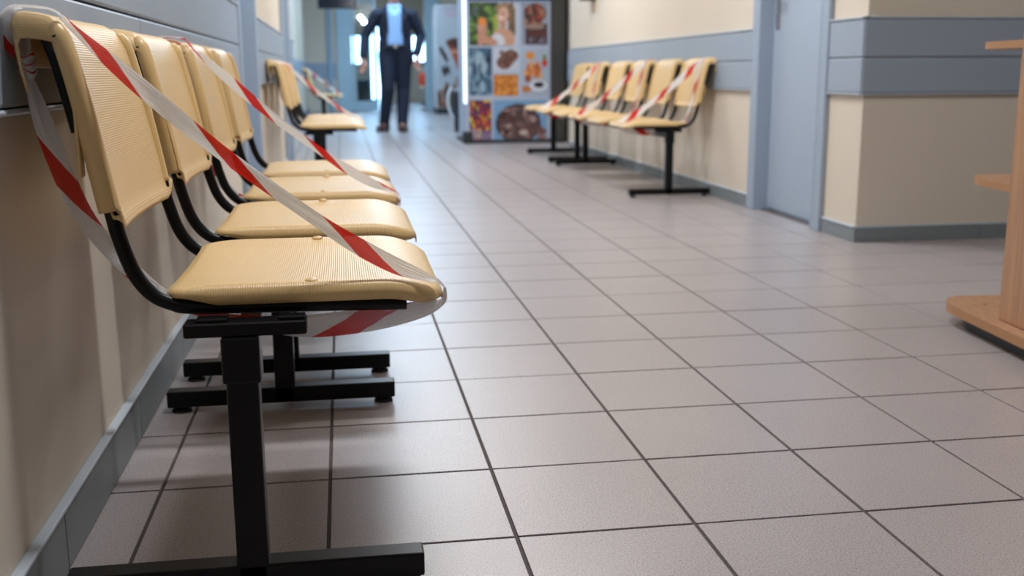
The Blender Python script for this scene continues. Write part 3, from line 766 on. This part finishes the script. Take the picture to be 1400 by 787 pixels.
obj('rounded_shelf', end_shelf(1.20, 1.22, .36, .29, .015, ylo=-.005), ed, sh)
obj('top_board', B(-.01, .41, -.79, .0, 1.75, 1.775, bev=.002), M_wood, sh)
bm = bmesh.new(); cyl(bm, (.055, .175, .0655), .004, .0015, 10); obj('screw_cap', bm, M_base, sh)

# ------------------------------------------------------------------ people
def capsules(items, vox, m, name, parent=None, smooth_it=6):
    bm = bmesh.new()
    for it in items:
        if it[0] == 'b':   # ball: centre, radius, scales
            ball(bm, it[1], it[2], *it[3], seg=16)
        else:
            (p, r, q, s) = it; p = Vector(p); q = Vector(q)
            ball(bm, p, r, seg=12); ball(bm, q, s, seg=12); tube(bm, [p, q], [r, s], 12)
    o = obj(name, bm, m, parent, smooth=True)
    md = o.modifiers.new('union', 'REMESH'); md.mode = 'VOXEL'; md.voxel_size = vox; md.use_smooth_shade = True
    ms = o.modifiers.new('soft', 'SMOOTH'); ms.iterations = smooth_it; ms.factor = .5
    return o
skin = mat('skin', hexc(206, 150, 128), .5); navy = mat('navy_suit_cloth', hexc(15, 24, 46), .8); navy2 = mat('navy_lapel_cloth', hexc(11, 17, 34), .75)
shirt = mat('light_blue_shirt', hexc(150, 186, 232), .7); brown = mat('brown_shoe_leather', hexc(78, 48, 42), .35); hairm = mat('dark_brown_hair', hexc(50, 36, 28), .6)
SX = 1.10
man = thing('person', 'man in a navy suit and light blue shirt walking towards the camera', 'person', (.74, 12.3, 0))
O = Vector((.74, 12.3, 0))
def fingers(wrist, d, side):
    """hand hanging down from the wrist along d; side = +1 when the thumb points to +x"""
    d = Vector(d).normalized(); wv = Vector((.65*side, -.76, 0)); nrm = d.cross(wv).normalized()
    it = []; w = Vector(wrist); palm = w+d*.085
    for k in range(4):
        off = wv*(-.030+.020*k)
        it.append((w+off*.6+d*.01, .016, palm+off, .014))
        ln = (.062, .076, .080, .070)[k]
        k1 = palm+off+d*ln*.5; k2 = k1+(d*.8+nrm*side*.5).normalized()*ln*.5
        it.append((palm+off, .0105, k1, .0095)); it.append((k1, .0095, k2, .0080))
    t0 = w+d*.03+wv*.030; t1 = t0+(d*.6+wv*.7).normalized()*.045; t2 = t1+(d*.95+wv*.25).normalized()*.032
    it.append((t0, .014, t1, .0115)); it.append((t1, .0115, t2, .0095)); return it
hL = (-.375, -.09, .90); hR = (.25, -.10, .93)
head = [('b', (.0, -.01, 1.735), .095, (.80, 1.0, 1.22)), ('b', (0, -.045, 1.675), .062, (.85, .9, 1)), ((0, .02, 1.66), .056, (0, .015, 1.53), .062),
        ('b', (0, -.108, 1.715), .016, (.8, 1.2, 1.5)), ('b', (0, -.095, 1.672), .02, (1.3, .6, .5)), ('b', (-.078, 0, 1.72), .022, (.4, .8, 1.4)), ('b', (.078, 0, 1.72), .022, (.4, .8, 1.4)),
        ('b', (-.03, -.092, 1.752), .014, (1.5, .6, .5)), ('b', (.03, -.092, 1.752), .014, (1.5, .6, .5))]
legL = [(-.09, 0, .98), (-.105, -.10, .54), (-.150, .02, .10)]; legR = [(.085, 0, .98), (.085, .0, .53), (.055, -.10, .10)]
body = head + [((0, 0, 1.44), .12, (0, 0, 1.10), .12), ((-.14, 0, 1.45), .055, (.14, 0, 1.45), .055),
        (legL[0], .085, legL[1], .055), (legL[1], .055, legL[2], .036), (legR[0], .085, legR[1], .055), (legR[1], .055, legR[2], .036),
        ((-.20, 0, 1.47), .055, (-.335, .02, 1.20), .042), ((-.335, .02, 1.20), .042, hL, .026), ((.20, 0, 1.47), .055, (.30, .03, 1.21), .042), ((.30, .03, 1.21), .042, hR, .026),
        (legL[2], .034, (-.17, -.10, .045), .03), (legR[2], .034, (.06, -.21, .045), .03)]
body += fingers(hL, (-.05, -.05, -1), 1) + fingers(hR, (.0, -.1, -1), -1)
bd = capsules(body, .0065, skin, 'body', man, 3)
for ex in (-.031, .031):
    bm = bmesh.new(); ball(bm, (ex, -.093, 1.738), .012, 1, .6, .7, 10); e = obj('eye', bm, mat('eye_white', (.8, .8, .8), .2), bd, smooth=True)
bm = bmesh.new(); ball(bm, (0, -.109, 1.682), .02, 1.1, .3, .22, 10); obj('mouth', bm, mat('lip', hexc(160, 90, 84), .5), bd, smooth=True)
capsules([('b', (0, .018, 1.775), .099, (.86, 1.02, 1.02)), ('b', (0, .06, 1.72), .08, (.95, .8, 1.1))], .008, hairm, 'hair', bd, 4)
capsules([(legL[0], .115, legL[1], .085), (legL[1], .085, (-.150, .01, .075), .060), (legR[0], .115, legR[1], .085), (legR[1], .085, (.057, -.105, .075), .060), ((-.09, 0, 1.0), .105, (.08, 0, 1.0), .105), ((0, 0, 1.0), .12, (0, 0, 1.06), .115)], .010, navy, 'trousers', man, 6)
capsules([('b', (-.065, .01, 1.27), .14, (.92, .85, 1.85)), ('b', (.065, .01, 1.27), .14, (.92, .85, 1.85)), ((-.175, .01, 1.475), .072, (.175, .01, 1.475), .072), ((-.08, .01, 1.52), .06, (.08, .01, 1.52), .06),
          ((-.085, 0, 1.12), .108, (-.10, -.01, .95), .098), ((.085, 0, 1.12), .108, (.125, -.01, .90), .095), ((0, .05, 1.1), .11, (0, .05, .95), .11),
          ((-.205, 0, 1.465), .074, (-.34, .02, 1.20), .060), ((-.34, .02, 1.20), .060, (-.372, -.075, .955), .050),
          ((.205, 0, 1.465), .074, (.305, .03, 1.21), .060), ((.305, .03, 1.21), .060, (.252, -.08, .985), .048)], .010, navy, 'jacket', man, 5)
def panel(pts, depth=.012):
    bm = bmesh.new(); a = [bm.verts.new(p) for p in pts]; b_ = [bm.verts.new((p[0], p[1]+depth, p[2])) for p in pts]
    bm.faces.new(a); bm.faces.new(b_[::-1])
    for k in range(len(pts)): q = (k+1) % len(pts); bm.faces.new((a[q], a[k], b_[k], b_[q]))
    bmesh.ops.recalc_face_normals(bm, faces=bm.faces); return bm
capsules([((-.045, -.075, 1.50), .045, (-.045, -.085, 1.10), .050), ((.045, -.075, 1.50), .045, (.045, -.085, 1.10), .050), ((-.04, -.045, 1.56), .04, (.04, -.045, 1.56), .04), ((0, -.09, 1.45), .05, (0, -.095, 1.12), .05)], .010, shirt, 'shirt', man, 5)
obj('shirt_collar', panel([(-.075, -.085, 1.60), (-.005, -.10, 1.545), (-.03, -.10, 1.50), (-.085, -.09, 1.545)], .02), shirt, man)
obj('shirt_collar', panel([(.075, -.085, 1.60), (.085, -.09, 1.545), (.03, -.10, 1.50), (.005, -.10, 1.545)], .02), shirt, man)
obj('lapel', panel([(-.085, -.10, 1.58), (-.08, -.135, 1.40), (-.075, -.14, 1.22), (-.13, -.125, 1.42), (-.14, -.10, 1.50)], .02), navy2, man)
obj('lapel', panel([(.085, -.10, 1.58), (.14, -.10, 1.50), (.13, -.125, 1.42), (.075, -.14, 1.22), (.08, -.135, 1.40)], .02), navy2, man)
bl = obj('belt', B(-.125, .125, -.135, -.105, 1.055, 1.090, bev=.006), M_rubber, man); obj('buckle', B(-.022, .022, -.142, -.135, 1.052, 1.093, bev=.003), M_steel, bl)
def shoe(cx, cy_, rz, tilt):
    bm = bmesh.new(); ball(bm, (0, -.06, .040), .048, 1.0, 2.3, .85, 16); ball(bm, (0, .055, .045), .042, .95, 1.3, 1.15, 14)
    box(bm, -.040, .040, -.165, .10, .0, .014, bev=.010)
    o = obj('shoe', bm, brown, man, smooth=True, loc=(cx, cy_, 0)); o.rotation_euler = (tilt, 0, rz); o.scale = (1.12, 1.1, 1.15); return o
shoe(-.152, -.01, -.45, 0.0); shoe(.056, -.12, .12, 0)

man.scale = (SX, 1.05, 1.0)
# blurred things in the far room
bag = thing('shopping_bag', 'orange-red bag standing on the distant bench in the far room', 'bag', (2.02, 23.25, .452))
bm = bmesh.new(); box(bm, -.13, .13, -.09, .09, 0, .30, bev=.05, seg=3); obj('body', bm, mat('orange_bag', hexc(230, 80, 40), .5), bag, smooth=True)
bm = bmesh.new(); tube(bm, spline([(-.07, 0, .28), (-.06, 0, .38), (.06, 0, .38), (.07, 0, .28)], 5), .010, 8); obj('handle', bm, mat('white_bag_handle', (.8, .8, .8), .5), bag, smooth=True)
bag.location = (1.96, 23.35, .447)
seated = thing('cabinet', 'dark low cabinet in the far room behind the glass door', 'cabinet', (.52, 22.4, 0))
obj('body', B(-.13, .13, -.2, .2, 0.02, .62, bev=.01), mat('dark_cabinet', (.03, .035, .045), .4), seated); obj('door', B(-.12, .12, -.212, -.2, .05, .60, bev=.004), mat('dark_cabinet', (.03, .035, .045), .4), seated)

for k in ('used',):
    for o in bpy.data.objects:
        if k in o: del o[k]

for gx, gy, gz, lb in ((.64, 25.0, 1.97, 'small round glowing globe lamp in the far room, the lower one'), (.58, 26.0, 2.12, 'small round glowing globe lamp in the far room, the higher one')):
    g = thing('globe_lamp', lb, 'lamp', (gx, gy, ZC), 0, 'globe lamps in the far room')
    bm = bmesh.new(); ball(bm, (0, 0, gz-ZC), .055, seg=16); obj('globe', bm, mat('glowing_globe', (.9, .9, .9), .3, emit=((.85, .93, 1.0), 14)), g, smooth=True)
    bm = bmesh.new(); cyl(bm, (0, 0, gz-ZC+.05), .005, ZC-gz-.05, 8); obj('cable', bm, M_black, g)
